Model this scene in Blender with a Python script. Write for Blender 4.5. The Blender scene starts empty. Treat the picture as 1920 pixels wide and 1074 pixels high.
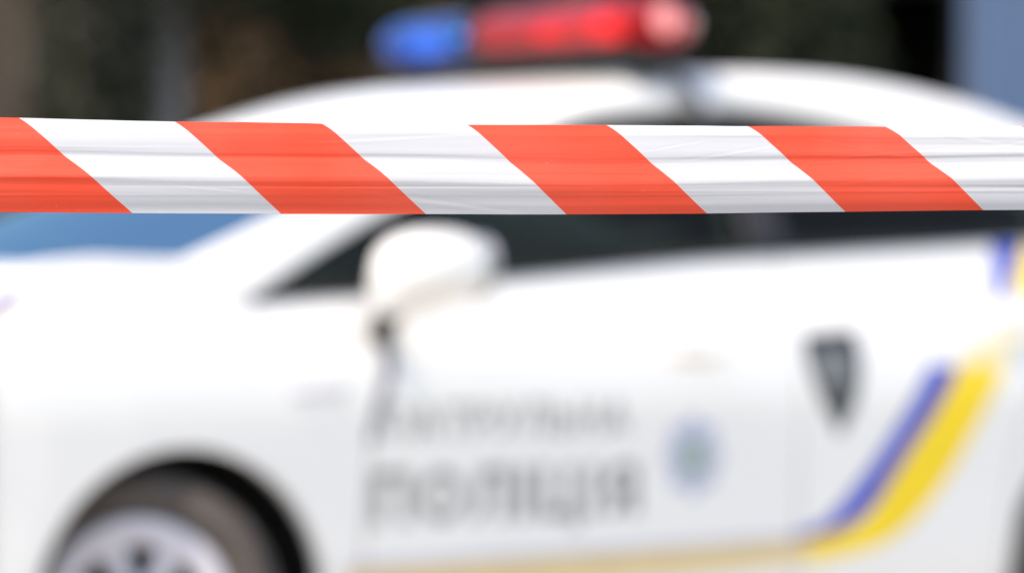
import bpy, bmesh, math, random
import numpy as np
from mathutils import Vector, Matrix, noise
R = math.radians
random.seed(7)
sc = bpy.context.scene
col = sc.collection

# ------------------------------------------------------------------ camera
cam_d = bpy.data.cameras.new('camera')
cam = bpy.data.objects.new('camera', cam_d); col.objects.link(cam)
cam.location = (4.02, 7.96, 0.98)
YAW = R(-124.5)
fwd = Vector((math.cos(YAW), math.sin(YAW), math.sin(R(.16))))
cam.rotation_euler = fwd.to_track_quat('-Z', 'Y').to_euler()
cam_d.lens = 135; cam_d.sensor_width = 36
cam_d.clip_start = .05; cam_d.clip_end = 3000
cam_d.dof.use_dof = True
cam_d.dof.focus_distance = 3.02
cam_d.dof.aperture_fstop = 3.4
cam_d.dof.aperture_blades = 0
sc.camera = cam
F2 = Vector((math.cos(YAW), math.sin(YAW), 0)); RT = Vector((math.sin(YAW), -math.cos(YAW), 0))

# ------------------------------------------------------------------ light
SUN_EL, SUN_AZ = 57, 1          # azimuth counted from +X towards +Y
w = bpy.data.worlds.new('World'); sc.world = w; w.use_nodes = True
nt = w.node_tree; nt.nodes.clear()
sky = nt.nodes.new('ShaderNodeTexSky'); sky.sky_type = 'NISHITA'; sky.sun_disc = False
sky.sun_elevation = R(SUN_EL); sky.sun_rotation = R(90 - SUN_AZ)
sky.air_density = 1.0; sky.dust_density = .8; sky.ozone_density = 1.0
bg = nt.nodes.new('ShaderNodeBackground'); bg.inputs['Strength'].default_value = .15
wo = nt.nodes.new('ShaderNodeOutputWorld')
nt.links.new(sky.outputs[0], bg.inputs[0]); nt.links.new(bg.outputs[0], wo.inputs[0])
sd = bpy.data.lights.new('sun', 'SUN'); sd.energy = 2.2; sd.angle = R(.53); sd.color = (1, .965, .91)
so = bpy.data.objects.new('sun', sd); col.objects.link(so)
sdir = Vector((math.cos(R(SUN_EL))*math.cos(R(SUN_AZ)), math.cos(R(SUN_EL))*math.sin(R(SUN_AZ)), math.sin(R(SUN_EL))))
so.rotation_euler = sdir.to_track_quat('Z', 'Y').to_euler(); so.location = (0, 0, 30)
sc.view_settings.view_transform = 'Standard'; sc.view_settings.look = 'None'
sc.view_settings.exposure = 1.25; sc.view_settings.gamma = 1
sc.view_settings.use_curve_mapping = False
sc.view_settings.use_white_balance = True
sc.view_settings.white_balance_temperature = 7950; sc.view_settings.white_balance_tint = 13

# ------------------------------------------------------------------ materials
def mat(name, base=(.8, .8, .8), rough=.5, metal=0, coat=0, spec=.5, var=0, vscale=8, bump=0, bscale=60, base2=None,
        emit=None, estr=0, trans=0, alpha=1, ior=1.45, stretch=(1, 1, 1)):
    m = bpy.data.materials.new(name); m.use_nodes = True
    n = m.node_tree; b = n.nodes['Principled BSDF']
    b.inputs['Base Color'].default_value = (*base, 1); b.inputs['Roughness'].default_value = rough
    b.inputs['Metallic'].default_value = metal; b.inputs['Coat Weight'].default_value = coat
    b.inputs['Coat Roughness'].default_value = .05
    b.inputs['Specular IOR Level'].default_value = spec; b.inputs['IOR'].default_value = ior
    b.inputs['Transmission Weight'].default_value = trans
    if emit: b.inputs['Emission Color'].default_value = (*emit, 1); b.inputs['Emission Strength'].default_value = estr
    tc = n.nodes.new('ShaderNodeTexCoord'); mp = n.nodes.new('ShaderNodeMapping')
    mp.inputs['Scale'].default_value = stretch
    n.links.new(tc.outputs['Object'], mp.inputs['Vector'])
    nz = n.nodes.new('ShaderNodeTexNoise'); nz.inputs['Scale'].default_value = vscale; nz.inputs['Detail'].default_value = 5
    n.links.new(mp.outputs[0], nz.inputs['Vector'])
    c2 = base2 or tuple(c*(1-var) for c in base)
    mx = n.nodes.new('ShaderNodeMix'); mx.data_type = 'RGBA'
    mx.inputs['A'].default_value = (*base, 1); mx.inputs['B'].default_value = (*c2, 1)
    rp = n.nodes.new('ShaderNodeMapRange'); rp.inputs['From Min'].default_value = .35; rp.inputs['From Max'].default_value = .65
    n.links.new(nz.outputs['Fac'], rp.inputs['Value']); n.links.new(rp.outputs[0], mx.inputs['Factor'])
    n.links.new(mx.outputs['Result'], b.inputs['Base Color'])
    if bump:
        z2 = n.nodes.new('ShaderNodeTexNoise'); z2.inputs['Scale'].default_value = bscale; z2.inputs['Detail'].default_value = 4
        n.links.new(mp.outputs[0], z2.inputs['Vector'])
        bp = n.nodes.new('ShaderNodeBump'); bp.inputs['Strength'].default_value = bump; bp.inputs['Distance'].default_value = .01
        n.links.new(z2.outputs['Fac'], bp.inputs['Height']); n.links.new(bp.outputs[0], b.inputs['Normal'])
    return m

def glass_mat(name, tint, ior, rough=.02, refl=(1, 1, 1)):
    m = bpy.data.materials.new(name); m.use_nodes = True; n = m.node_tree; n.nodes.clear()
    o = n.nodes.new('ShaderNodeOutputMaterial'); t = n.nodes.new('ShaderNodeBsdfTransparent'); t.inputs[0].default_value = (*tint, 1)
    g = n.nodes.new('ShaderNodeBsdfGlossy'); g.inputs['Roughness'].default_value = rough; g.inputs[0].default_value = (*refl, 1)
    f = n.nodes.new('ShaderNodeFresnel'); f.inputs['IOR'].default_value = ior
    x = n.nodes.new('ShaderNodeMixShader')
    n.links.new(f.outputs[0], x.inputs[0]); n.links.new(t.outputs[0], x.inputs[1]); n.links.new(g.outputs[0], x.inputs[2])
    n.links.new(x.outputs[0], o.inputs[0])
    return m

M = {}
M['paint'] = mat('white_car_paint', (.80, .80, .79), .28, coat=.6, var=.03, vscale=2)
M['black'] = mat('black_plastic', (.016, .016, .017), .55, var=.3, bump=.1)
M['dark'] = mat('dark_interior', (.018, .018, .02), .8, var=.3)
M['pillar'] = mat('pillar_trim', (.030, .030, .036), .6, spec=.25, var=.15)
M['strap'] = mat('strap_steel', (.16, .16, .17), .45, metal=.5, var=.15)
M['seat'] = mat('grey_seat_fabric', (.05, .055, .05), .9, var=.3, bump=.2)
M['tyre'] = mat('tyre_rubber', (.055, .047, .043), .75, base2=(.088, .074, .066), vscale=14, bump=.2, bscale=120)
M['rim'] = mat('silver_wheel_cover', (.58, .58, .66), .4, metal=.1, var=.08)
M['glass'] = glass_mat('tinted_side_glass', (.46, .52, .46), 1.42, .02, (.85, .76, .62))
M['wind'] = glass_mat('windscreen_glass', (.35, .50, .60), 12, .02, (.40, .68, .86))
M['letter'] = mat('grey_letter_film', (.29, .29, .29), .35, var=.1)
M['letter2'] = mat('light_grey_letter_film', (.38, .39, .39), .35, var=.1)
M['blue'] = mat('blue_stripe_film', (.006, .045, .50), .5, coat=.05, var=.08)
M['yellow'] = mat('yellow_stripe_film', (.95, .66, .014), .4, coat=.1, var=.05)
M['gold'] = mat('pale_gold_sill_film', (.72, .55, .27), .3, coat=.4, var=.08)
M['cream'] = mat('pale_cream_film', (.80, .70, .42), .3, coat=.4, var=.05)
M['lav'] = mat('lavender_grey_film', (.50, .51, .64), .3, var=.05)
M['badge_silver'] = mat('pale_silver_badge', (.55, .55, .60), .4, var=.05)
M['shade_blue'] = mat('slate_shut_line_shade', (.13, .13, .18), .5, var=.1)
M['badge_blue'] = mat('pale_blue_badge', (.44, .49, .66), .35, var=.1)
M['badge_green'] = mat('grey_green_badge', (.34, .44, .42), .35, var=.15)
M['shield_dark'] = mat('shield_charcoal', (.030, .036, .040), .4, var=.15)
M['shield_mid'] = mat('shield_grey', (.095, .105, .115), .4, var=.15)
M['chrome'] = mat('chrome', (.6, .6, .62), .15, metal=1, var=.05)
M['warm_chrome'] = mat('warm_recess_plastic', (.52, .47, .44), .4, var=.1)
M['lamp_clear'] = glass_mat('clear_lamp_lens', (.85, .87, .9), 1.5)
M['lamp_red'] = mat('tail_lamp_red', (.4, .01, .01), .15, coat=1)
M['plate_white'] = mat('plate_white', (.75, .75, .72), .4, var=.05)

def lens_mat(name, colr, tcol):
    m = bpy.data.materials.new(name); m.use_nodes = True; n = m.node_tree; n.nodes.clear()
    o = n.nodes.new('ShaderNodeOutputMaterial')
    t = n.nodes.new('ShaderNodeBsdfTransparent'); t.inputs[0].default_value = (*tcol, 1)
    d = n.nodes.new('ShaderNodeBsdfDiffuse'); d.inputs[0].default_value = (*colr, 1)
    tl = n.nodes.new('ShaderNodeBsdfTranslucent'); tl.inputs[0].default_value = (*colr, 1)
    g = n.nodes.new('ShaderNodeBsdfGlossy'); g.inputs['Roughness'].default_value = .035
    f = n.nodes.new('ShaderNodeFresnel'); f.inputs['IOR'].default_value = 1.5
    a = n.nodes.new('ShaderNodeMixShader'); b = n.nodes.new('ShaderNodeMixShader'); c = n.nodes.new('ShaderNodeMixShader')
    a.inputs[0].default_value = .6; b.inputs[0].default_value = .22
    n.links.new(d.outputs[0], a.inputs[1]); n.links.new(tl.outputs[0], a.inputs[2])
    n.links.new(a.outputs[0], b.inputs[1]); n.links.new(t.outputs[0], b.inputs[2])
    n.links.new(f.outputs[0], c.inputs[0]); n.links.new(b.outputs[0], c.inputs[1]); n.links.new(g.outputs[0], c.inputs[2])
    n.links.new(c.outputs[0], o.inputs[0]); return m
M['lens_red'] = lens_mat('red_beacon_lens', (.62, .004, .016), (.85, .03, .04))
M['lens_blue'] = lens_mat('blue_beacon_lens', (.002, .11, .55), (.04, .42, .9))
M['bulb_red'] = mat('lit_red_lamp', (.8, .05, .05), .3, emit=(1, .04, .06), estr=1.8)
M['glint_pale'] = mat('pale_sun_glint', (.35, .15, .16), .5, emit=(1, .36, .40), estr=.36)
M['bulb_blue'] = mat('lit_blue_lamp', (.05, .2, .8), .3, emit=(.01, .36, 1), estr=1.7)
M['leaf_dark'] = mat('dark_leaf', (.026, .032, .020), .85, base2=(.032, .040, .018), vscale=1.5)
M['leaf_olive'] = mat('olive_leaf', (.060, .060, .038), .8, base2=(.045, .045, .032), vscale=1.2)
M['leaf_brown'] = mat('brown_leaf', (.30, .19, .11), .8, base2=(.17, .12, .08), vscale=1.0)
M['leaf_black'] = mat('black_green_leaf', (.010, .012, .009), .7, base2=(.015, .018, .011), vscale=1.2)
M['bark_dark'] = mat('dark_bark', (.05, .038, .028), .9, var=.4, bump=.6, bscale=20)
M['bark_pale'] = mat('pale_grey_bark', (.27, .255, .27), .9, base2=(.17, .165, .17), vscale=3, bump=.5, bscale=20)

# ------------------------------------------------------------------ helpers
def tag(o, label=None, cat=None, group=None, kind=None):
    if label: o['label'] = label
    if cat: o['category'] = cat
    if group: o['group'] = group
    if kind: o['kind'] = kind
    return o
def empty(name, loc=(0, 0, 0), rz=0):
    o = bpy.data.objects.new(name, None); o.location = loc; o.rotation_euler = (0, 0, rz); col.objects.link(o); o.empty_display_size = .2; return o
def mesh(name, v, f, m, parent=None, smooth=True, solid=0, recalc=True, bevel=0):
    me = bpy.data.meshes.new(name); me.from_pydata([tuple(p) for p in v], [], f)
    bm = bmesh.new(); bm.from_mesh(me)
    bmesh.ops.remove_doubles(bm, verts=bm.verts, dist=1e-6)
    if recalc: bmesh.ops.recalc_face_normals(bm, faces=bm.faces)
    if smooth:
        for fa in bm.faces: fa.smooth = True
    bm.to_mesh(me); bm.free()
    if m: me.materials.append(m)
    o = bpy.data.objects.new(name, me); col.objects.link(o)
    if parent: o.parent = parent
    if solid:
        s = o.modifiers.new('thickness', 'SOLIDIFY'); s.thickness = solid; s.offset = -1
    if bevel:
        s = o.modifiers.new('bevel', 'BEVEL'); s.width = bevel; s.segments = 2; s.limit_method = 'ANGLE'
    return o
def gridf(nu, nv, wrap=False):
    f = []
    for i in range(nu - 1 + (1 if wrap else 0)):
        for j in range(nv - 1):
            a = (i % nu)*nv + j; b = ((i+1) % nu)*nv + j
            f.append((a, b, b+1, a+1))
    return f
def box(name, x0, x1, y0, y1, z0, z1, m, parent=None, bevel=.01):
    v = [(x, y, z) for x in (x0, x1) for y in (y0, y1) for z in (z0, z1)]
    f = [(0, 1, 3, 2), (4, 6, 7, 5), (0, 4, 5, 1), (2, 3, 7, 6), (0, 2, 6, 4), (1, 5, 7, 3)]
    return mesh(name, v, f, m, parent, smooth=False, bevel=bevel)
def lathe(prof, axis='Y', n=48, c=(0, 0, 0)):
    v = []; k = len(prof)
    for i in range(n):
        a = 2*math.pi*i/n
        for (r, h) in prof:
            if axis == 'Y': v.append((c[0]+r*math.cos(a), c[1]+h, c[2]+r*math.sin(a)))
            else: v.append((c[0]+r*math.cos(a), c[1]+r*math.sin(a), c[2]+h))
    return v, gridf(n, k, True)
def superell(cx, cy, cz, a, b, c, p=2.5, nu=32, nv=17):
    v = []; sp = lambda t, e: math.copysign(abs(t)**e, t)
    e = 2/p
    for i in range(nu):
        th = 2*math.pi*i/nu
        for j in range(nv):
            ph = -math.pi/2 + math.pi*j/(nv-1)
            v.append((cx+a*sp(math.cos(ph), e)*sp(math.cos(th), e), cy+b*sp(math.cos(ph), e)*sp(math.sin(th), e), cz+c*sp(math.sin(ph), e)))
    return v, gridf(nu, nv, True)
def tube(pts, rad, n=8):
    v = []; pts = [Vector(p) for p in pts]
    for i, p in enumerate(pts):
        t = (pts[min(i+1, len(pts)-1)]-pts[max(i-1, 0)]).normalized()
        a = t.cross(Vector((0, 0, 1)) if abs(t.z) < .9 else Vector((1, 0, 0))).normalized(); b = t.cross(a)
        r = rad[i] if isinstance(rad, (list, tuple)) else rad
        for k in range(n):
            q = 2*math.pi*k/n; v.append(p+a*r*math.cos(q)+b*r*math.sin(q))
    f = []
    for i in range(len(pts)-1):
        for k in range(n):
            f.append((i*n+k, i*n+(k+1) % n, (i+1)*n+(k+1) % n, (i+1)*n+k))
    f.append(tuple(range(n))); f.append(tuple((len(pts)-1)*n+k for k in range(n)))
    return v, f

# ------------------------------------------------------------------ ground
def slab(name, x0, x1, y0, y1, z, m, thick=0):
    if thick: o = box(name, x0, x1, y0, y1, z-thick, z, m, bevel=0)
    else: o = mesh(name, [(x0, y0, z), (x1, y0, z), (x1, y1, z), (x0, y1, z)], [(0, 1, 2, 3)], m, smooth=False)
    tag(o, kind='structure'); return o
M['asphalt'] = mat('asphalt', (.055, .054, .052), .9, base2=(.042, .041, .040), vscale=30, bump=.5, bscale=200)
M['square'] = mat('pale_warm_concrete', (.45, .415, .37), .85, var=.12, vscale=2, bump=.3, bscale=80)
M['lawn'] = mat('lawn_soil', (.045, .05, .03), .95, var=.3, vscale=5)
M['paving'] = mat('pale_paving', (.30, .29, .27), .85, var=.15, vscale=3, bump=.3)
M['kerb'] = mat('kerb_stone', (.34, .33, .32), .85, var=.15)
M['line'] = mat('road_paint', (.72, .72, .70), .7, var=.15)
slab('ground', -900, 900, -900, 900, -.02, M['lawn'])
slab('road', -120, 120, -3.2, 14, 0, M['square'])
slab('kerb', -120, 120, -3.35, -3.2, .12, M['kerb'], .13)
slab('pavement', -120, 120, -8.0, -3.35, .116, M['paving'], .12)
for i in range(10):
    slab('road_marking' if i == 0 else 'road_marking.%03d' % i, -30+i*6, -27+i*6, 3.3, 3.42, .004, M['line'])

# ------------------------------------------------------------------ police car: side surface as y = side(x, z)
WX = [-3.64, -3.58, -3.4, -3.0, -2.4, -1.2, -.3, .1, .3, .42, .52, .62, .72, .80, .88, .95]
WY = [.40, .60, .74, .83, .868, .872, .868, .862, .853, .842, .820, .778, .712, .625, .46, .2]
OZ = [.18, .25, .32, .40, .52, .62, .70, .745, .785, .825, .86, .90, .94, .98, 1.0, 1.1, 1.2, 1.38, 1.44]
OY = [-.05, -.020, -.006, -.003, -.003, -.001, 0, -.001, -.004, -.011, -.020, -.034, -.051, -.071, -.081, -.122, -.165, -.27, -.33]
def side(x, z): return float(np.interp(x, WX, WY) + np.interp(z, OZ, OY))
BX = [-2.95, -2.476, -1.445, -.886, -.534, -.215]
BZ = [1.135, 1.123, 1.07, 1.025, .991, .971]
CX = [-3.66, -3.3, -2.95, -2.476, -1.445, -.886, -.534, -.215, -.12, -.06, .15, .24, .3, .38, .5, .7, .85, .95]
CZ = [1.05, 1.12, 1.135, 1.123, 1.07, 1.025, .991, .971, 1.024, 1.058, 1.063, 1.050, 1.030, .985, .915, .80, .70, .66]
def crest(x): return float(np.interp(x, CX, CZ))
AC = [(-.02, .31), (-2.69, .31)]; AR = .350
def low(x):
    z = .20
    for cx, cz in AC:
        if abs(x-cx) < AR: z = max(z, cz+math.sqrt(AR*AR-(x-cx)**2))
    return z
def curve(pts):
    zs = [p[0] for p in pts]; xs = [p[1] for p in pts]
    return lambda z: float(np.interp(z, zs, xs))
EPS = .0015
zrows = sorted(set(OZ + [.3, .4, .45, .55, .6, .65, .75, .83, .90, .955, 1.05, 1.1]))
def ss(nS):
    return [i/(nS-1) for i in range(nS)]
car = empty('police_car', (-1.3, 0, 0))
tag(car, 'white police car with grey lettering and blue and yellow stripes behind the barrier tape', 'police car')
CO = Vector((1.3, 0, 0))     # parts are written in front-axle coordinates, the empty stands at the car's middle
def cm(name, v, f, m, parent=None, **k):
    par = parent or car
    off = CO if par is car else Vector((0, 0, 0))
    if par is not car: off = CO
    return mesh(name, [Vector(p)+off for p in v], f, m, par, **k)

def panel(name, xl, xr, up, sgn, m=None, nS=26, nT=22, lowf=low, lab=None, lo=None):
    """body panel between the joint curves xl(z) and xr(z), folded inward at its rim"""
    V = []; cols = []
    svals = [0.5-0.5*math.cos(math.pi*s) for s in ss(nS)]
    for s in svals:
        z0 = .2
        for _ in range(25):
            x = xl(z0)+(xr(z0)-xl(z0))*s; z0 = .5*z0+.5*(lowf(x))
        z1 = 1.0
        for _ in range(8):
            x = xl(z1)+(xr(z1)-xl(z1))*s; z1 = up(x)
        colm = []
        for t in ss(nT):
            z = z0+(z1-z0)*t; x = xl(z)+(xr(z)-xl(z))*s
            colm.append(Vector((x, side(x, z), z)))
        cols.append(colm)
    n, k = nS, nT
    for c in cols: V += c
    Fs = gridf(n, k)
    # rim flange
    ring = [i*k for i in range(n)] + [(n-1)*k+j for j in range(1, k)] + [i*k+k-1 for i in range(n-2, -1, -1)] + [j for j in range(k-2, 0, -1)]
    base = len(V)
    for r in ring: V.append(V[r]+Vector((0, -.006, 0)))
    base2 = len(V)
    for r in ring: V.append(V[r]+Vector((0, -.035, 0)))
    L = len(ring)
    for i in range(L):
        j = (i+1) % L
        Fs.append((ring[i], ring[j], base+j, base+i)); Fs.append((base+i, base+j, base2+j, base2+i))
    V = [Vector((p.x, p.y*sgn, p.z)) for p in V]
    return cm(name, V, Fs, m or M['paint'])

shut1 = curve([(.2, -.46), (.5, -.462), (.673, -.478), (.743, -.496), (.813, -.527), (.883, -.536), (.93, -.53), (1.0, -.50)])
shut1b = lambda z: shut1(z)-.010
shut2 = curve([(.2, -1.665), (1.1, -1.69)]); shut2b = lambda z: shut2(z)-.008
shut3 = curve([(.2, -2.30), (.45, -2.325), (.62, -2.36), (.8, -2.46), (1.0, -2.55), (1.2, -2.57)]); shut3b = lambda z: shut3(z)-.008
E3 = [(.06, .748, 1.050), (-.06, .760, 1.058), (-.083, .755, 1.064), (-.33, .72, 1.158), (-.615, .666, 1.264), (-.903, .602, 1.374), (-1.195, .53, 1.450), (-1.48, .50, 1.505),
      (-1.76, .49, 1.530), (-1.926, .49, 1.535), (-2.185, .49, 1.525), (-2.454, .50, 1.488), (-2.65, .52, 1.440), (-2.95, .56, 1.345), (-3.3, .60, 1.21), (-3.55, .62, 1.10)]
G3 = [(-.10, .77, .945), (-.20, .800, .972), (-.215, .800, .978), (-.451, .748, 1.094), (-.609, .719, 1.165), (-.90, .662, 1.276), (-1.174, .602, 1.379), (-1.319, .575, 1.405),
      (-1.592, .552, 1.430), (-1.776, .548, 1.434), (-2.022, .569, 1.408), (-2.35, .605, 1.335), (-2.66, .66, 1.225), (-2.90, .71, 1.14), (-3.3, .72, 1.12), (-3.55, .66, 1.06)]
def samp(P, t):
    i = min(int(t*(len(P)-1)), len(P)-2); f = t*(len(P)-1)-i
    # catmull-rom
    p = [Vector(P[max(i-1, 0)]), Vector(P[i]), Vector(P[i+1]), Vector(P[min(i+2, len(P)-1)])]
    return .5*((2*p[1])+(p[2]-p[0])*f+(2*p[0]-5*p[1]+4*p[2]-p[3])*f*f+(3*p[1]-p[0]-3*p[2]+p[3])*f**3)
tx_ws = 4.5/15     # windscreen / roof joint on E3
tx_rw = 13.2/15     # roof / rear glass joint

for sgn in (1, -1):
    fen_l = lambda z: .42
    panel('front_fender', fen_l, shut1, crest, sgn, nS=60, nT=60)
    d = panel('front_door', shut1b, shut2, crest, sgn, nS=24, nT=70)
    d2 = panel('rear_door', shut2b, shut3, crest, sgn, nS=24, nT=70)
    panel('rear_quarter', shut3b, lambda z: -3.30, crest, sgn, nS=60, nT=60)
    # black backing behind the shut lines
    for sh in (shut1, shut2, shut3):
        v = []
        for z in zrows:
            if z > 1.03: continue
            for dx in (-.03, .03):
                x = sh(z)+dx; v.append((x, (side(x, z)-.030)*sgn, z))
        cm('door_seal', v, [(2*i, 2*i+1, 2*i+3, 2*i+2) for i in range(len(v)//2-1)], M['black'])
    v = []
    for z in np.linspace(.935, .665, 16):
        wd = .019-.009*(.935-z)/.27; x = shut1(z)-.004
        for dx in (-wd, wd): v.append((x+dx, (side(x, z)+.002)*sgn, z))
    cm('shut_line_shade', v, gridf(16, 2), M['shade_blue'], solid=.004)  # dark strip standing in for the mirror's shadow along the shut line
    # sill
    v = []; xs = np.linspace(-.36, -2.35, 20)
    for x in xs:
        W = side(x, .2)
        for (yy, zz) in ((W-.012, .205), (W-.012, .19), (W-.03, .155), (W-.10, .14)): v.append((x, yy*sgn, zz))
    cm('sill', v, gridf(20, 4), M['paint'], solid=.01)
    # roof rail with A pillar and C pillar
    v = []; nU, nW = 80, 8
    for i in range(nU):
        t = i/(nU-1); g = samp(G3, t); e = samp(E3, t)
        for j in range(nW):
            s = j/(nW-1); p = g.lerp(e, s); bul = .018*math.sin(math.pi*s)*min(1, max(0, t-.068)*2.6)
            v.append((p.x, (p.y+bul)*sgn, p.z+bul*.4))
    cm('roof_rail', v, gridf(nU, nW), M['paint'], solid=.012)
    # side windows: ruled between belt and G3
    def win(name, xa, xb, mm, push=-.014, n=26):
        v = []
        gx = np.array([p[0] for p in G3[2:]])[::-1]; gy = np.array([p[1] for p in G3[2:]])[::-1]; gz = np.array([p[2] for p in G3[2:]])[::-1]
        for i in range(n):
            x = xa+(xb-xa)*i/(n-1)
            zb = float(np.interp(x, BX, BZ))-.012; yb = side(x, zb); zt = float(np.interp(x, gx, gz)); yt = float(np.interp(x, gx, gy))
            zt = max(zt, zb+.002)
            for j in range(7):
                s = j/6; v.append((x, (yb+(yt-yb)*s+push+.012*math.sin(math.pi*s))*sgn, zb+(zt-zb)*s))
        return cm(name, v, gridf(n, 7), mm, solid=.004)
    w0 = win('quarter_window', -.22, -.60, M['glass'], n=14)
    win('front_window', -.625, -1.628, M['glass'])
    win('rear_window', -1.752, -2.62, M['glass'])
    win('window_pillar', -.598, -.627, M['pillar'], -.010, 4)
    win('window_pillar', -1.626, -1.754, M['pillar'], -.008, 6)
    win('window_pillar', -2.618, -2.90, M['pillar'], -.008, 8)
    # rubber along the belt line
    pts = [(x, (side(x, float(np.interp(x, BX, BZ)))+.001)*sgn, float(np.interp(x, BX, BZ))+.004) for x in np.linspace(-.22, -2.9, 40)]
    v, f = tube(pts, .008, 6); cm('belt_strip', v, f, M['black'])
    # door handles
    def handle(x0, x1, z0, z1):
        xc = (x0+x1)/2; zc = (z0+z1)/2
        v, f = superell(xc, side(xc, zc)*1.0, zc-.012, abs(x1-x0)*.42, .006, .034, 2.4)
        c = cm('handle_recess', [(a, b*sgn, c_) for a, b, c_ in v], f, M['warm_chrome'])
        v, f = superell(xc, side(xc, zc)+.030, zc, abs(x1-x0)/2, .011, .015, 3)
        h = cm('door_handle', [(a, b*sgn, c_) for a, b, c_ in v], f, M['paint'])
    handle(-1.28, -1.47, .845, .855); handle(-2.30, -2.46, .915, .925)
    # wheel-arch liner
    for (cx, cz) in AC:
        v = []; n = 30
        for i in range(n):
            a = R(-20)+R(220)*i/(n-1)
            for y, rr in ((.835, AR+.004), (.80, AR+.012), (.48, AR+.012), (.47, .05)):
                v.append((cx+rr*math.cos(a), y*sgn, cz+rr*math.sin(a)))
        cm('arch_liner', v, gridf(n, 4), M['black'])
    # side badge on the fender
    x0, x1 = -.275, -.415
    v = [(x, (side(x, z)+.004)*sgn, z) for x in np.linspace(x0, x1, 6) for z in (.762, .784)]
    cm('fender_badge', v, gridf(6, 2), M['badge_silver'], solid=.002)

# roof, windscreen, rear glass, hood
def cross(Pf, t0, t1, bx0, bx1, bz0, bz1, nU, nW=25, inset=0, bzf=None):
    v = []
    for i in range(nU):
        q = i/(nU-1); t = t0+(t1-t0)*q; e = samp(Pf, t); bx = bx0+(bx1-bx0)*q; bz = bz0+(bz1-bz0)*q
        if bzf: bz = float(np.interp(e.x, *bzf))
        for j in range(nW):
            k = -1+2*j/(nW-1); y = k*(e.y-inset); c = 1-abs(k)**2.2
            v.append((e.x+bx*c, y, e.z+bz*c-inset*.3))
    return v, gridf(nU, nW)
v, f = cross(E3, .9/15, tx_ws, .30, .16, -.03, .048, 16, inset=.008); cm('windscreen', v, f, M['wind'], solid=.005)
v, f = cross(E3, tx_ws, tx_rw, .16, -.05, .0, .0, 40, bzf=([-3.2, -2.0, -1.5, -1.05, -.76], [.035, .018, .012, .055, .048])); cm('roof', v, f, M['paint'], solid=.012)
v, f = cross(E3, tx_rw, 1.0, -.05, -.12, .03, .02, 12, inset=.01); cm('rear_glass', v, f, M['glass'], solid=.005)
H3 = [(x, side(x, crest(x))-.004, crest(x)) for x in (-.06, .05, .15, .22, .3, .38, .5, .6, .7, .78, .85, .90, .93)]
v = []; nU, nW = 40, 25
for i in range(nU):
    q = i/(nU-1); e = samp(H3, q)
    for j in range(nW):
        k = -1+2*j/(nW-1); c = 1-abs(k)**2.4; v.append((e.x+(.33*(1-q)+.04*q)*c*(1-q*.3), k*e.y, e.z+(-.03*(1-q)+.01*math.sin(math.pi*q))*c-.012*math.exp(-((abs(k)-.86)/.05)**2)))
cm('hood', v, gridf(nU, nW), M['paint'], solid=.012)
# front and rear bumpers wrap the ends
def wrap(name, xs, top, z0, m, n=14):
    P = [(x, 1) for x in xs] + [(xs[-1]+(.012 if xs[-1] > 0 else -.012), 0)] + [(x, -1) for x in reversed(xs)]
    v = []
    for x, s in P:
        for j in range(n):
            z = z0+(top(x)-z0)*j/(n-1)
            pinch = .05*max(0, (.35-z)/.2)*(1 if xs[-1] > 0 else -1)
            v.append((x-(pinch if abs(x-xs[-1]) < .4 else 0), s*side(x, min(z, .95)), z))
    return cm(name, v, gridf(len(P), n), m, solid=.01)
wrap('front_bumper', [.424, .5, .58, .66, .74, .80, .85, .89, .92, .945], crest, .19, M['paint'])
wrap('rear_bumper', [-3.305, -3.38, -3.45, -3.52, -3.57, -3.60, -3.63], lambda x: 1.06, .24, M['paint'])
for s in (1, -1):
    v, f = superell(.66, .60*s, .70, .19, .085, .055, 2.6)
    hl = cm('headlight', v, f, M['lamp_clear']); v, f = superell(.66, .59*s, .70, .12, .06, .035, 2); cm('reflector', v, f, M['chrome'], hl)
    v, f = superell(-3.52, .62*s, .98, .07, .09, .12, 3); cm('tail_light', v, f, M['lamp_red'])
v, f = superell(.945, 0, .36, .03, .42, .07, 4); cm('grille', v, f, M['black'])
# interior
box_ = lambda name, x0, x1, y0, y1, z0, z1, m, par=None, b=.02: box(name, x0+1.3, x1+1.3, y0, y1, z0, z1, m, par or car, b)
box_('floor_pan', -3.2, -.45, -.74, .74, .17, .30, M['dark'])
box_('engine_bay', -.42, .75, -.44, .44, .20, .66, M['dark'])
box_('boot_floor', -3.45, -2.35, -.44, .44, .30, .62, M['dark'])
box_('boot_shelf', -3.2, -2.62, -.62, .62, .80, 1.0, M['dark'])
v = []
for i, (x, z) in enumerate(((.14, .955), (-.10, .985), (-.30, .985), (-.48, .93), (-.52, .75), (-.42, .4))):
    for y in np.linspace(-.72, .72, 9): v.append((x, y, z+.02*(1-(y/.72)**2)))
cm('dashboard', v, gridf(6, 9), M['dark'], solid=.02)
v, f = [], []
a = Vector((-.62, .36, .86))
pts = [a+Vector((.07*math.sin(q)*.6, .185*math.cos(q), .17*math.sin(q))) for q in np.linspace(0, 2*math.pi, 25)]
v, f = tube(pts, .014, 8); cm('steering_wheel', v, f, M['black'])
def seat(x, y, wd=.24):
    v, f = superell(x-.25, y, .47, .27, wd, .09, 4); s = cm('seat', v, f, M['seat'])
    v, f = superell(x-.52, y, .78, .08, wd, .34, 4); v = [(p[0]-(p[2]-.5)*.28, p[1], p[2]) for p in v]; cm('backrest', v, f, M['seat'], s)
    v, f = superell(x-.68, y, 1.20, .05, .13, .085, 3); cm('headrest', v, f, M['seat'], s)
seat(-.78, .37); seat(-.78, -.37); seat(-1.72, .38, .30); seat(-1.72, -.38, .30)
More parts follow.
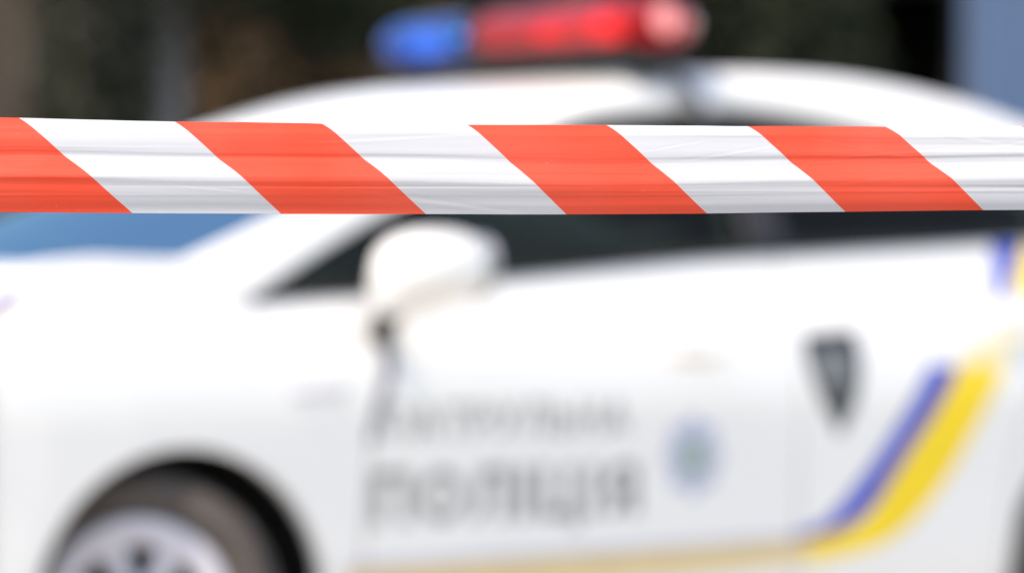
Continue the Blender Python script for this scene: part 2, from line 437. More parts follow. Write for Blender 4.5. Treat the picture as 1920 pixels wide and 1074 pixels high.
v, f = superell(-.82, 0, 1.335, .02, .11, .03, 3); cm('interior_mirror', v, f, M['black'])

# wheels
def wheel(x, y, sgn, steer):
    v, f = lathe([(.205, .075), (.222, .098), (.25, .108), (.280, .104), (.294, .085), (.300, .05), (.300, -.05), (.294, -.085), (.27, -.105), (.205, -.09)], n=64)
    wl = empty('wheel', (x+1.3, y*sgn, .31), 0); wl.parent = car
    wl.rotation_euler = (0, 0, R(steer) + (math.pi if sgn < 0 else 0))
    ty = mesh('tyre', v, f, M['tyre'], wl)
    # wheel cover: outer ring, centre cap and broad spokes, open slots between them
    v, f = lathe([(.207, .078), (.200, .092), (.188, .094), (.146, .090), (.142, .06)], n=64); mesh('rim', v, f, M['rim'], wl, solid=.004)
    v, f = lathe([(.0, .092), (.03, .092), (.05, .088), (.062, .074), (.062, .05)], n=40); cp = mesh('hub_cap', v, f, M['rim'], wl)
    v, f = lathe([(.0, .02), (.205, .02), (.207, .07)], n=40); mesh('brake_drum', v, f, M['black'], wl)
    for k in range(7):
        a0 = 2*math.pi*k/7+.28
        v = []
        for i in range(7):
            r = .052+(.152-.052)*i/6; wd = .021+.016*(i/6)**2
            for q, h in ((-1, .072), (-.9, .086), (0, .090), (.9, .086), (1, .072)):
                ca, sa = math.cos(a0), math.sin(a0); v.append((r*ca-q*wd*sa, h, r*sa+q*wd*ca))
        mesh('spoke', v, gridf(7, 5), M['rim'], wl, solid=.004)
wheel(.01, .715, 1, -32); wheel(.01, .715, -1, -32); wheel(-2.69, .745, 1, 0); wheel(-2.69, .745, -1, 0)

# door mirrors
for sgn in (1, -1):
    mr = empty('door_mirror', (0, 0, 0)); mr.parent = car
    cx, cy, cz = -.548, 1.000, 1.030
    v, f = superell(0, 0, 0, .124, .114, .094, 2.5, 40, 25)
    vv = []
    for (a, b, c) in v:
        dn = max(0, -c/.098)
        # underside is flat at the back and drops towards the foot at the front
        fr = (a/.135+1)/2
        c2 = c*(.62 if c < 0 else 1) - (.085*dn*fr*fr)
        a2 = a-.022*dn*fr - .01*max(0, c/.1); b2 = b-.10*dn*fr*fr
        if a2 < -.105: a2 = -.105 - (a2+.105)*.1
        vv.append((cx+a2, (cy+b2)*sgn, cz+c2))
    cm('mirror_shell', vv, f, M['paint'], mr)
    v, f = superell(cx-.108, cy+.0, cz+.012, .006, .10, .07, 3); cm('mirror_glass', [(a, b*sgn, c) for a, b, c in v], f, M['chrome'], mr)
    v, f = tube([(-.50, .93*sgn, .95), (-.50, .89*sgn, .925), (-.52, .85*sgn, .905), (-.54, .79*sgn, .895)], [.030, .026, .030, .04], 12)
    cm('mirror_stalk', v, f, M['black'], mr)

# ---- livery: film lying on the panels, written in (x, z) on the side
def film(name, left, right, m, sgn=1, n=None, off=.0009, par=None, sub=6):
    """strip of film between two (x, z) polylines of equal length"""
    def dens(P):
        o = []
        for i in range(len(P)-1):
            for k in range(sub): o.append((P[i][0]+(P[i+1][0]-P[i][0])*k/sub, P[i][1]+(P[i+1][1]-P[i][1])*k/sub))
        o.append(P[-1]); return o
    A, B = dens(left), dens(right); v = []
    for a, b in zip(A, B):
        for k in range(5):
            x = a[0]+(b[0]-a[0])*k/4; z = a[1]+(b[1]-a[1])*k/4
            v.append((x, (side(x, z)+off)*sgn, z))
    return cm(name, v, gridf(len(A), 5), m, par)
def smooth(P, it=2):
    for _ in range(it):
        Q = [P[0]]
        for a, b in zip(P[:-1], P[1:]):
            Q += [(a[0]*.75+b[0]*.25, a[1]*.75+b[1]*.25), (a[0]*.25+b[0]*.75, a[1]*.25+b[1]*.75)]
        Q.append(P[-1]); P = Q
    return P
for sgn in (1, -1):
    # slanting stripe, rear door
    b1 = smooth([(-2.090, .815), (-2.022, .72), (-1.902, .58), (-1.806, .485), (-1.74, .436), (-1.66, .423)])
    b2 = smooth([(-2.180, .815), (-2.11, .72), (-1.985, .58), (-1.885, .455), (-1.76, .413), (-1.66, .407)])
    film('blue_stripe', b1, b2, M['blue'], sgn, sub=2)
    y1 = smooth([(-2.183, .815), (-2.113, .72), (-1.988, .58), (-1.888, .452), (-1.80, .423), (-1.70, .408)])
    y2 = smooth([(-2.335, .815), (-2.255, .70), (-2.135, .53), (-2.00, .412), (-1.88, .372), (-1.70, .352)])
    film('yellow_stripe', y1, y2, M['yellow'], sgn, sub=2)
    film('cream_stripe', [(-2.183, .822), (-2.24, .87)], [(-2.335, .822), (-2.42, .89)], M['cream'], sgn)
    film('sill_stripe', [(-.42, .386), (-1.0, .394), (-1.40, .400), (-1.696, .407)], [(-.42, .327), (-1.0, .333), (-1.40, .340), (-1.696, .352)], M['gold'], sgn)
    film('thin_stripe', [(-.42, .402), (-1.0, .411), (-1.40, .417), (-1.655, .422)], [(-.42, .389), (-1.0, .397), (-1.40, .403), (-1.655, .406)], M['lav'], sgn)
    # stripe continuing above the rear handle
    film('upper_blue_stripe', [(-2.395, 1.112), (-2.375, 1.04), (-2.350, .975)], [(-2.500, 1.112), (-2.435, 1.04), (-2.385, .975)], M['blue'], sgn)
    film('upper_yellow_stripe', [(-2.505, 1.112), (-2.455, 1.04), (-2.425, .985)], [(-2.545, 1.112), (-2.545, 1.04), (-2.52, .985)], M['yellow'], sgn)
    # hood-side livery on the far front edge of the fender
    film('shoulder_blue_stripe', [(.33, 1.008), (.38, .982), (.50, .912), (.60, .855)], [(.33, .988), (.38, .962), (.50, .890), (.60, .833)], M['blue'], sgn)
    film('shoulder_gold_stripe', [(.33, .984), (.38, .958), (.50, .886), (.60, .829)], [(.33, .970), (.38, .942), (.50, .868), (.60, .811)], M['gold'], sgn)
    # round badge, front door
    c = (-1.362, .612)
    def disc(name, r, m, pts=0, off=.0009, sx=1):
        v = [(c[0], (side(*c)+off)*sgn, c[1])]; n = 48
        for i in range(n):
            a = 2*math.pi*i/n; rr = r*(1+.13*math.cos(pts*a)) if pts else r
            x, z = c[0]+rr*sx*math.cos(a), c[1]+rr*math.sin(a); v.append((x, (side(x, z)+off)*sgn, z))
        return cm(name, v, [(0, 1+i, 1+(i+1) % n) for i in range(n)], m)
    disc('star_badge', .088, M['badge_blue'], 8, sx=.9); disc('badge_ring', .060, M['lav'], off=.0018); disc('badge_centre', .046, M['badge_green'], off=.0027)
    # shield, rear door
    def sh(name, P, m, off=.004):
        v = [(x, (side(x, z)+off)*sgn, z) for x, z in P]; return cm(name, v, [tuple(range(len(v)))], m)
    film('shield_badge', [(-1.710, .892), (-1.706, .838), (-1.719, .79), (-1.746, .728), (-1.799, .650)], [(-1.874, .902), (-1.879, .838), (-1.870, .79), (-1.850, .728), (-1.801, .650)], M['shield_dark'], sgn)
    film('shield_field', [(-1.724, .855), (-1.724, .82), (-1.737, .785), (-1.757, .748)], [(-1.860, .862), (-1.862, .82), (-1.853, .785), (-1.838, .748)], M['shield_mid'], sgn, off=.0018)
    for zz in (.83, .80):
        film('shield_letter', [(-1.752, zz+.012), (-1.760, zz-.010)], [(-1.772, zz+.012), (-1.778, zz-.010)], M['letter2'], sgn, off=.0027)
        film('shield_letter', [(-1.795, zz+.012), (-1.795, zz-.010)], [(-1.815, zz+.012), (-1.813, zz-.010)], M['letter2'], sgn, off=.0027)
    film('shield_chevron', [(-1.776, .735), (-1.790, .700)], [(-1.820, .735), (-1.806, .700)], M['shield_mid'], sgn, off=.0018)

# lettering: every letter is its own piece of film, outlined from strokes of constant width
def arc(cx, cy, rx, ry, a0, a1, n=14):
    return [(cx+rx*math.cos(R(a0+(a1-a0)*i/n)), cy+ry*math.sin(R(a0+(a1-a0)*i/n))) for i in range(n+1)]
def glyph(ch, h):
    t = 1-h
    if ch == 'П': w = .74; S = [[(h, -.2), (h, t), (w-h, t), (w-h, -.2)]]
    elif ch == 'А': w = .80; S = [[(h*.6, -.1), (w/2, 1.02-h*.3), (w-h*.6, -.1)], [(.16, .30), (w-.16, .30)]]
    elif ch == 'Т': w = .68; S = [[(-.1, t), (w+.1, t)], [(w/2, t), (w/2, -.2)]]
    elif ch == 'Р': w = .66; S = [[(h, -.2), (h, t), (w-.30, t)] + arc(w-.30, (t+.42)/2, .30-h, (t-.42)/2, 90, -90) + [(h, .42)]]
    elif ch == 'У': w = .74; S = [[(h*.5, 1.1), (w*.50, .36)], [(w-h*.5, 1.1), (w*.42, .16), (w*.25, h), (.04, h)]]
    elif ch == 'Л': w = .76; S = [[(-.05, h), (.08, h), (.17, .22), (.21, t), (w-h, t), (w-h, -.2)]]
    elif ch == 'Ь': w = .66; S = [[(h, 1.2), (h, h), (w-.30, h)] + arc(w-.30, (.58+h)/2, .30-h, (.58-h)/2, -90, 90) + [(h, .58)]]
    elif ch == 'Н': w = .74; S = [[(h, -.2), (h, 1.2)], [(w-h, -.2), (w-h, 1.2)], [(h, .5), (w-h, .5)]]
    elif ch == 'О': w = .84; S = [arc(w/2, .5, w/2-h, .5-h, 0, 360, 28)]
    elif ch == 'І': w = 2*h; S = [[(h, -.2), (h, 1.2)]]
    elif ch == 'Ц': w = .84; S = [[(h, 1.2), (h, h), (w-.06, h)], [(w-.10-h, 1.2), (w-.10-h, h)], [(w-h*.8, h), (w-h*.8, -.4)]]
    elif ch == 'Я': w = .68; S = [[(w-h, -.2), (w-h, t), (.30, t)] + arc(.30, (t+.42)/2, .30-h, (t-.42)/2, 90, 270) + [(w-h, .42)], [(w*.52, .42), (h*.4, -.08)]]
    return w, S
def lettering(txt, xa, xb, za, zb, m, sgn, h):
    gap = .15; ws = [glyph(c, h)[0] for c in txt]; tot = sum(ws)+gap*(len(txt)-1)
    order = list(txt); pen = 0
    for ch in order:
        w, S = glyph(ch, h); y0 = -.17 if ch == 'Ц' else 0
        nx, ny = 26, 38; gx = [w*i/nx for i in range(nx+1)]; gy = [y0+(1-y0)*j/ny for j in range(ny+1)]
        def sdf(x, y):
            d = 9
            for P in S:
                for (ax, ay), (bx, by) in zip(P[:-1], P[1:]):
                    ux, uy = bx-ax, by-ay; q = ((x-ax)*ux+(y-ay)*uy)/(ux*ux+uy*uy+1e-12); q = min(1, max(0, q))
                    d = min(d, math.hypot(x-ax-ux*q, y-ay-uy*q))
            return d-h
        D = [[sdf(x, y) for y in gy] for x in gx]; V = []; Fc = []
        for i in range(nx):
            for j in range(ny):
                c = [(gx[i], gy[j], D[i][j]), (gx[i+1], gy[j], D[i+1][j]), (gx[i+1], gy[j+1], D[i+1][j+1]), (gx[i], gy[j+1], D[i][j+1])]
                o = []
                for a, b in zip(c, c[1:]+c[:1]):
                    if a[2] <= 0: o.append((a[0], a[1]))
                    if (a[2] <= 0) != (b[2] <= 0):
                        q = a[2]/(a[2]-b[2]); o.append((a[0]+(b[0]-a[0])*q, a[1]+(b[1]-a[1])*q))
                if len(o) > 2:
                    Fc.append(tuple(range(len(V), len(V)+len(o)))); V += o
        vv = []
        for (x, y) in V:
            u = (pen+x)/tot
            X = xa+(xb-xa)*u if sgn > 0 else xb+(xa-xb)*u
            Z = za+(zb-za)*y; vv.append((X, (side(X, Z)+.0009)*sgn, Z))
        cm('letter', vv, Fc, m)
        pen += w+gap
for s in (1, -1):
    lettering('ПАТРУЛЬНА', -.515, -1.175, .668, .747, M['letter2'], s, .095)
    lettering('ПОЛІЦІЯ', -.482, -1.207, .480, .603, M['letter'], s, .105)

# ------------------------------------------------------------------ light bar on the roof
lb = empty('light_bar', (-1.50, 0, 1.555))
tag(lb, 'red and blue emergency light bar standing across the white car roof', 'light bar')
def lbar(name, y0, y1, m, capa, capb, rx=.125, rz=.062, zc=.062, par=None):
    v = []; n = 28; K = 18
    ys = [y0+(y1-y0)*i/(K-1) for i in range(K)]
    rows = []
    for i, y in enumerate(ys):
        q = 1
        if capa and y-y0 < .11: q = math.sqrt(max(0, 1-(1-(y-y0)/.11)**2))
        if capb and y1-y < .11: q = min(q, math.sqrt(max(0, 1-(1-(y1-y)/.11)**2)))
        q = max(q, .02)
        for k in range(n):
            a = 2*math.pi*k/n; ex = .75
            cx_ = math.copysign(abs(math.cos(a))**ex, math.cos(a))*rx*(.35+.65*q if q > .03 else .02); cz_ = math.copysign(abs(math.sin(a))**ex, math.sin(a))*rz*(q if q > .03 else .02)
            v.append((cx_, y, zc+cz_))
    f = []
    for i in range(K-1):
        for k in range(n): f.append((i*n+k, i*n+(k+1) % n, (i+1)*n+(k+1) % n, (i+1)*n+k))
    return mesh(name, v, f, m, par or lb)
ZC = .085
rl = lbar('red_lens', -.06, .60, M['lens_red'], False, True, zc=ZC)
bl = lbar('blue_lens', -.565, -.14, M['lens_blue'], True, False, zc=ZC)
box('centre_module', -.11, .11, -.137, -.063, .03, .14, M['black'], lb, .015)
box('base_tray', -.11, .11, -.55, .55, .008, .030, M['black'], lb, .008)
for y, m in ((.34, 'bulb_red'), (.08, 'bulb_red'), (-.47, 'bulb_blue')):
    rr = .038 if y != .08 else .018
    v, f = superell(0, y, ZC, .05 if rr > .03 else .02, .05, rr, 2, 20, 11); mesh('lamp', v, f, M[m], lb)
v, f = superell(.015, .597, ZC+.004, .036, .012, .036, 2, 24, 13); al = mesh('glint_disc', v, f, M['glint_pale'], lb)  # glowing disc added on the lens end in place of the sun's glint
for y in (-.20, .20, -.48, .48):
    box('reflector', -.05, .05, y-.012, y+.012, .035, .13, M['chrome'], lb, .004)
for s in (1, -1):
    v, f = superell(0, .50*s, -.010, .05, .05, .035, 4); mesh('foot', v, f, M['black'], lb)
    # strap that runs down over the rail into the door frame
    pts = [(0, .50*s, -.005), (-.06, .525*s, -.045), (-.08, .55*s, -.085), (-.09, .575*s, -.13), (-.10, .60*s, -.165)]
    v = []
    for p in pts:
        for dx in (-.022, .022): v.append((p[0]+dx, p[1]+.022*s, p[2]+.006))
    mesh('mounting_strap', v, gridf(len(pts), 2), M['strap'], lb, solid=.004)

# ------------------------------------------------------------------ barrier tape
def tape_mat():
    m = bpy.data.materials.new('red_and_white_barrier_film'); m.use_nodes = True; n = m.node_tree
    b = n.nodes['Principled BSDF']; L = n.links
    uv = n.nodes.new('ShaderNodeUVMap'); uv.uv_map = 'uv'
    sp = n.nodes.new('ShaderNodeSeparateXYZ'); L.new(uv.outputs[0], sp.inputs[0])
    fr = n.nodes.new('ShaderNodeMath'); fr.operation = 'FRACT'; L.new(sp.outputs['X'], fr.inputs[0])
    # softly anti-aliased print edge at 0 / 0.5
    a = n.nodes.new('ShaderNodeMapRange'); a.inputs['From Min'].default_value = .4985; a.inputs['From Max'].default_value = .5015
    L.new(fr.outputs[0], a.inputs['Value'])
    tc = n.nodes.new('ShaderNodeTexCoord'); mp = n.nodes.new('ShaderNodeMapping'); mp.inputs['Scale'].default_value = (1.2, 1, 90)
    L.new(tc.outputs['Object'], mp.inputs[0])
    nz = n.nodes.new('ShaderNodeTexNoise'); nz.inputs['Scale'].default_value = 9; nz.inputs['Detail'].default_value = 6; nz.inputs['Roughness'].default_value = .65
    L.new(mp.outputs[0], nz.inputs['Vector'])
    rm = n.nodes.new('ShaderNodeMix'); rm.data_type = 'RGBA'
    rm.inputs['A'].default_value = (.60, .044, .018, 1); rm.inputs['B'].default_value = (.64, .064, .030, 1)
    L.new(nz.outputs['Fac'], rm.inputs['Factor'])
    mx = n.nodes.new('ShaderNodeMix'); mx.data_type = 'RGBA'; mx.inputs['A'].default_value = (.425, .445, .485, 1)
    L.new(rm.outputs['Result'], mx.inputs['B']); L.new(a.outputs[0], mx.inputs['Factor'])
    sn = n.nodes.new('ShaderNodeTexNoise'); sn.inputs['Scale'].default_value = 120; sn.inputs['Detail'].default_value = 3
    m3 = n.nodes.new('ShaderNodeMapping'); m3.inputs['Scale'].default_value = (1, 1, 2.2); m3.inputs['Rotation'].default_value = (0, .25, 0)
    L.new(tc.outputs['Object'], m3.inputs[0]); L.new(m3.outputs[0], sn.inputs['Vector'])
    sr = n.nodes.new('ShaderNodeMapRange'); sr.inputs['From Min'].default_value = .735; sr.inputs['From Max'].default_value = .80; sr.inputs['To Max'].default_value = .28
    L.new(sn.outputs['Fac'], sr.inputs['Value'])
    dn = n.nodes.new('ShaderNodeTexNoise'); dn.inputs['Scale'].default_value = 5; dn.inputs['Detail'].default_value = 8; L.new(tc.outputs['Object'], dn.inputs['Vector'])
    dr = n.nodes.new('ShaderNodeMapRange'); dr.inputs['From Min'].default_value = .45; dr.inputs['From Max'].default_value = .75; dr.inputs['To Max'].default_value = .10
    L.new(dn.outputs['Fac'], dr.inputs['Value'])
    g1 = n.nodes.new('ShaderNodeMix'); g1.data_type = 'RGBA'; g1.inputs['B'].default_value = (.80, .62, .58, 1)
    L.new(mx.outputs['Result'], g1.inputs['A']); L.new(sr.outputs[0], g1.inputs['Factor'])
    g2 = n.nodes.new('ShaderNodeMix'); g2.data_type = 'RGBA'; g2.inputs['B'].default_value = (.42, .36, .32, 1)
    L.new(g1.outputs['Result'], g2.inputs['A']); L.new(dr.outputs[0], g2.inputs['Factor']); mx = g2
    L.new(mx.outputs['Result'], b.inputs['Base Color'])
    b.inputs['Roughness'].default_value = .38; b.inputs['Specular IOR Level'].default_value = .22
    b.inputs['Coat Weight'].default_value = .12; b.inputs['Coat Roughness'].default_value = .30
    # faint scuffs
    vo = n.nodes.new('ShaderNodeTexNoise'); vo.inputs['Scale'].default_value = 26; vo.inputs['Detail'].default_value = 3
    m2 = n.nodes.new('ShaderNodeMapping'); m2.inputs['Scale'].default_value = (.5, 1, 14); L.new(tc.outputs['Object'], m2.inputs[0]); L.new(m2.outputs[0], vo.inputs['Vector'])
    ad = n.nodes.new('ShaderNodeMath'); ad.operation = 'ADD'; L.new(nz.outputs['Fac'], ad.inputs[0]); L.new(vo.outputs['Fac'], ad.inputs[1])
    bp = n.nodes.new('ShaderNodeBump'); bp.inputs['Strength'].default_value = .16; bp.inputs['Distance'].default_value = .0005
    L.new(ad.outputs[0], bp.inputs['Height']); L.new(bp.outputs[0], b.inputs['Normal'])
    tr = n.nodes.new('ShaderNodeBsdfTranslucent'); L.new(mx.outputs['Result'], tr.inputs[0])
    ms = n.nodes.new('ShaderNodeMixShader'); ms.inputs[0].default_value = .05
    out = n.nodes['Material Output']; L.new(b.outputs[0], ms.inputs[1]); L.new(tr.outputs[0], ms.inputs[2]); L.new(ms.outputs[0], out.inputs[0])
    return m
DT = 3.02; PXM = 7200/DT           # distance along the view, pixels (1920 wide) per metre there
TC = cam.location + F2*DT
tape_z = .98+(557-234)/PXM        # top edge at mid frame
TX = RT.copy()                    # local x runs to the right, local y towards the camera
TOPS = ([-2600, 0, 300, 600, 960, 1300, 1650, 1920, 4500], [140, 220.5, 226.5, 231.5, 233.5, 235, 237, 236, 215])
BOTS = ([-2600, 0, 300, 600, 960, 1300, 1650, 1850, 1920, 4500], [400, 398.5, 400.5, 402, 402.5, 401, 396.5, 394.5, 394, 400])
STR = ([-2600, 35, 327, 603, 875, 1137, 1402, 1660, 1915, 4500], [-9.0, 0, 1, 2, 3, 4, 5, 6, 7, 17.2])
slope_h = [0, .03, .10, .14, .31, .345, .365, .40, .43, .47, .60, .64, .67, .84, .87, 1.0]
slope_s = [1.6, 1.2, .85, .32, .42, .25, -.10, .10, .60, .80, .72, .42, -.12, -.18, -.12, -.24]
NV = 120
rs = random.Random(11)
cre = []
puck = []
for i in range(20):
    puck.append((rs.uniform(-.55, .55), rs.uniform(.02, .07), rs.uniform(.05, .95), rs.choice([-1, 1])*rs.uniform(.8, 3.2), rs.uniform(.012, .035), rs.uniform(.0002, .0006)))
for i in range(46):
    cre.append((rs.uniform(-.75, .75), rs.uniform(.08, .32), rs.choice([.09, .14, .2, .28, .33, .38, .42, .52, .6, .66, .69, .78, .86])+rs.uniform(-.035, .035),
                rs.uniform(-.16, .16), rs.uniform(.008, .022), rs.uniform(-.00045, .00055)))
v = []; uvs = []
xsT = [i*.0025 for i in range(-260, 261)]
xsT = [-.65-.05*k for k in range(70, 0, -1)] + xsT + [.65+.05*k for k in range(1, 71)]
for X in xsT:
    px = 960+X*PXM
    zt = np.interp(px, *TOPS); zb = np.interp(px, *BOTS); Hh = (zb-zt)/PXM
    dep = 0; arc = 0; prev = None
    wob = .05*math.sin(px*.004)+.035*math.sin(px*.0091+1)
    for j in range(NV+1):
        h = j/NV
        hh = h+ (wob*.35)*math.sin(math.pi*h)
        s = float(np.interp(hh, slope_h, slope_s))
        s += .34*(noise.noise(Vector((X*2.3, h*9, 1.7)))) + .045*noise.noise(Vector((X*2.4, h*26, 5.2)))
        dz = Hh/NV
        if j: dep += s*dz; arc += dz*math.sqrt(1+s*s)
        dd = 0
        for (x0, ln, h0, tl, wd, am) in cre:
            q = (X-x0)/ln
            if abs(q) < 2.2:
                e = (h-h0-tl*(X-x0))/wd
                if abs(e) < 3: dd += am*math.exp(-q*q)*math.exp(-e*e)
        for (x0, ln, h0, tl, wd, am) in puck:
            q = (X-x0)/ln
            if abs(q) < 2:
                e = (h-h0-tl*(X-x0))/wd
                if abs(e) < 3: dd += am*math.exp(-q*q)*e*math.exp(-e*e)
        z = -(zt-233.5)/PXM - h*Hh + (.0005*noise.noise(Vector((X*9, 3.1, 0))) + .0002*noise.noise(Vector((X*31, 7.1, 0))))*(1-h) + .0004*noise.noise(Vector((X*8, 9.1, 4)))*h
        v.append((X, -(dep+dd), z))       # minus: object -y faces the camera
        us = float(np.interp(px, *STR))
        uvs.append((us*.5 - arc*1.02*PXM/268*.5*0 - arc/.1095*.5, h))
tp = mesh('barrier_tape', v, gridf(len(xsT), NV+1), tape_mat(), recalc=False)
me = tp.data
# remove_doubles kept order; write uv
ul = me.uv_layers.new(name='uv')
for lp in me.loops: ul.data[lp.index].uv = uvs[lp.vertex_index]
tp.location = (TC.x, TC.y, tape_z)
tp.rotation_euler = (0, 0, math.atan2(RT.y, RT.x))
tag(tp, 'red and white diagonally striped plastic barrier tape stretched in front of the car', 'barrier tape')

# ------------------------------------------------------------------ background, placed by distance and offset from the view axis
def at(D, px, z=0):
    p = Vector((4.02, 7.96, 0)) + F2*D + RT*((px-960)/7200*D); return Vector((p.x, p.y, z))
VA = math.atan2(RT.y, RT.x)
def crown(name, c, rad, n, m, leaf, parent, seed, hollow=.35, clumps=9):
    rr = random.Random(seed); v = []; f = []
    cl = []
    for i in range(clumps):
        d = Vector((rr.gauss(0, 1), rr.gauss(0, 1), rr.gauss(0, 1))).normalized()*rr.uniform(.25, .8)
        cl.append((Vector((d.x*rad[0], d.y*rad[1], d.z*rad[2])), rr.uniform(.28, .5)))
    for i in range(n):
        cc, cr = rr.choice(cl); d = Vector((rr.gauss(0, 1), rr.gauss(0, 1), rr.gauss(0, 1))).normalized()*(rr.random()**.4)
        p = c+cc+Vector((d.x*rad[0], d.y*rad[1], d.z*rad[2]))*cr
        a = Vector((rr.gauss(0, 1), rr.gauss(0, 1), rr.gauss(0, 1))).normalized(); b = a.cross(Vector((rr.gauss(0, 1), rr.gauss(0, 1), rr.gauss(0, 1)))).normalized()
        s = leaf*rr.uniform(.6, 1.3); k = len(v)
        v += [p-a*s, p+b*s*.45, p+a*s, p-b*s*.45]; f.append((k, k+1, k+2, k+3))
    me = bpy.data.meshes.new(name); me.from_pydata([tuple(q) for q in v], [], f); me.materials.append(m)
    o = bpy.data.objects.new(name, me); col.objects.link(o); o.parent = parent; return o
def tree(name, D, px, h, tr, rad, base_z, m, bark, label, n=5000, leaf=.12, lean=0, seed=1, clumps=9):
    p = at(D, px); e = empty(name, p); tag(e, label, 'tree', 'trees behind the police car')
    pts = [Vector((RT.x*lean*t*t*h, RT.y*lean*t*t*h, t*h)) for t in (0, .15, .3, .5, .75, 1)]
    v, f = tube(pts, [tr*1.35, tr, tr*.92, tr*.78, tr*.5, tr*.15], 12); mesh('trunk', v, f, bark, e)
    rr = random.Random(seed+99)
    for k in range(5):
        t0 = rr.uniform(.45, .8); q = pts[3].lerp(pts[4], (t0-.45)/.35); a = rr.uniform(0, 6.28)
        en = q+Vector((math.cos(a)*rad[0]*.7, math.sin(a)*rad[1]*.7, rad[2]*rr.uniform(.2, .7)))
        v, f = tube([q, q.lerp(en, .5)+Vector((0, 0, .1)), en], [tr*.4, tr*.28, tr*.08], 7); mesh('limb', v, f, bark, e)
    crown('crown', Vector((pts[-1].x*.6, pts[-1].y*.6, base_z+rad[2])), rad, n, m, leaf, e, seed, clumps=clumps)
    return e
tree('broadleaf_tree', 27, 300, 5.6, .2, (2.0, 2.0, 2.4), 2.05, M['leaf_dark'], M['bark_pale'], 'dark leafed tree with a pale grey trunk left of the light bar', 14000, .08, .03, 3, 16)
tree('broadleaf_tree', 25, 165, 5, .10, (.45, .45, 1.9), .7, M['leaf_olive'], M['bark_dark'], 'narrow olive green tree at the left edge of the background', 9000, .07, 0, 5, 14)
tree('broadleaf_tree', 31, 560, 6, .14, (1.9, 1.6, 2.2), .9, M['leaf_brown'], M['bark_dark'], 'brown leafed tree behind the far end of the car roof', 22000, .08, 0, 8, 22)
tree('broadleaf_tree', 33, 860, 6, .14, (1.6, 1.5, 2.4), .6, M['leaf_olive'], M['bark_dark'], 'olive green tree standing behind the blue lamp', 18000, .08, 0, 12, 18)
tree('conifer_tree', 29, 1370, 7, .15, (1.25, 1.25, 3.0), .5, M['leaf_dark'], M['bark_dark'], 'dark green evergreen tree just right of the red lamp', 24000, .08, 0, 15, 24)

# brown building, pink building, dark shed with open gate, blue kiosk
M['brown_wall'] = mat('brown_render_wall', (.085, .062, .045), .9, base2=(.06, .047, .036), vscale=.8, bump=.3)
M['pink_wall'] = mat('dusty_pink_render', (.46, .34, .37), .9, base2=(.36, .34, .36), vscale=.7, bump=.3)
M['grey_wall'] = mat('grey_plinth', (.12, .12, .125), .9, var=.2)
M['dark_wall'] = mat('charcoal_boards', (.012, .012, .011), .8, var=.3)
M['blue_metal'] = mat('blue_grey_cladding', (.06, .115, .22), .55, base2=(.085, .12, .21), vscale=1.3, stretch=(1, 1, .15))
M['trimgrey'] = mat('grey_window_frame', (.2, .2, .2), .6, var=.2)
def local(name, D, px, rot=0):
    e = empty(name, at(D, px), VA+rot); return e
def lbox(name, par, x0, x1, y0, y1, z0, z1, m, bevel=.01): return box(name, x0, x1, y0, y1, z0, z1, m, par, bevel)
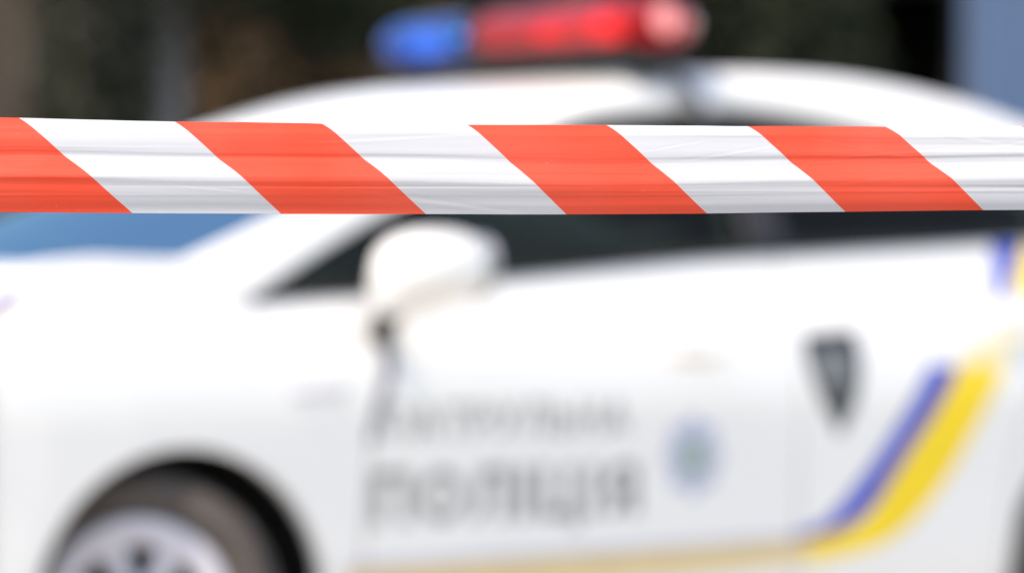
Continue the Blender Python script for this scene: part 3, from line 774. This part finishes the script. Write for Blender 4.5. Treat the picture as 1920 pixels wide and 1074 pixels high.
def house(name, D, px, wd, dp, h, mw, label, wins, mplinth=None):
    e = local(name, D, px); tag(e, label, 'building')
    # local -y faces the camera, local x runs to the right, wall built round its openings
    cuts = sorted(wins); x = -wd/2
    lbox('wall', e, -wd/2, wd/2, .30, dp, .0, h, mw)
    for (a, b, z0, z1) in cuts:
        lbox('wall', e, x, a, 0, .298, .5, h, mw); lbox('wall', e, a+.001, b-.001, .002, .296, .5, z0, mw); lbox('wall', e, a+.001, b-.001, .002, .296, z1, h, mw)
        fr = empty('window', ((a+b)/2, .12, (z0+z1)/2)); fr.parent = e
        W, Hh = (b-a)/2-.01, (z1-z0)/2-.01
        box('frame', -W, -W+.07, -.03, .03, -Hh, Hh, M['trimgrey'], fr); box('frame', W-.07, W, -.03, .03, -Hh, Hh, M['trimgrey'], fr)
        box('frame', -W+.071, W-.071, -.03, .03, Hh-.07, Hh, M['trimgrey'], fr); box('frame', -W+.071, W-.071, -.03, .03, -Hh, -Hh+.07, M['trimgrey'], fr)
        box('frame', -.03, .03, -.028, .028, -Hh+.071, Hh-.071, M['trimgrey'], fr)
        box('pane', -W+.071, -.031, .0, .01, -Hh+.071, Hh-.071, M['glass'], fr, 0); box('pane', .031, W-.071, .0, .01, -Hh+.071, Hh-.071, M['glass'], fr, 0)
        lbox('sill', e, a-.06, b+.06, -.08, -.002, z0-.07, z0-.005, M['grey_wall'])
        x = b
    lbox('wall', e, x, wd/2, 0, .298, .5, h, mw)
    lbox('plinth', e, -wd/2-.04, wd/2+.04, -.06, .297, 0, .498, mplinth or M['grey_wall'])
    lbox('cornice', e, -wd/2-.25, wd/2+.25, -.35, dp+.2, h+.002, h+.25, M['grey_wall'])
    v = [(-wd/2-.2, -.3, h+.252), (wd/2+.2, -.3, h+.252), (wd/2+.2, dp+.15, h+.252), (-wd/2-.2, dp+.15, h+.252), (-wd/2+1, dp/2, h+1.8), (wd/2-1, dp/2, h+1.8)]
    mesh('roof', v, [(0, 1, 5, 4), (2, 3, 4, 5), (1, 2, 5), (3, 0, 4)], M['dark_wall'], e, smooth=False)
    return e
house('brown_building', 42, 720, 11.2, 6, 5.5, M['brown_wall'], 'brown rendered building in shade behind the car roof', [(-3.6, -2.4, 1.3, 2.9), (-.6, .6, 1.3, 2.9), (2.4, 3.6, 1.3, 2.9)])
house('pink_building', 46, -300, 6.5, 6, 5.5, M['pink_wall'], 'dusty pink building at the far left edge', [(-2.0, -1.0, 1.2, 2.7), (.8, 1.5, 1.5, 2.6)])

sh_ = local('dark_shed', 36, 1560); tag(sh_, 'black boarded shed with an open doorway right of the evergreen', 'shed')
for i in range(16):
    xa = -1.9+i*.2525
    if -.25 < xa < 1.0: continue
    lbox('board' , sh_, xa, xa+.24, 0, .04, 0, 4.2, M['dark_wall'], .006)
lbox('lintel', sh_, -.15, 1.14, -.01, .07, 3.9, 4.2, M['dark_wall'])
lbox('back_wall', sh_, -1.9, 2.1, 3, 3.1, 0, 4.2, M['dark_wall'])
lbox('side_wall', sh_, -1.9, -1.8, .05, 2.99, 0, 4.2, M['dark_wall']); lbox('side_wall', sh_, 2.0, 2.1, .05, 2.99, 0, 4.2, M['dark_wall'])
lbox('roof', sh_, -2.1, 2.3, -.4, 3.2, 4.205, 4.35, M['dark_wall'])

kk = local('metal_kiosk', 20, 2066); tag(kk, 'blue grey metal kiosk standing at the right edge behind the car', 'kiosk')
for i in range(7):
    xa = -.585+i*.1685
    lbox('cladding_panel', kk, xa, xa+.160, -.012, .0, .12, 3.2, M['blue_metal'], .003)
lbox('wall', kk, -.585, .585, .002, 1.2, .1, 3.2, M['blue_metal'])
lbox('plinth', kk, -.56, .56, .02, 1.18, 0, .098, M['grey_wall'])
lbox('roof', kk, -.70, .70, -.15, 1.35, 3.202, 3.32, M['grey_wall'])
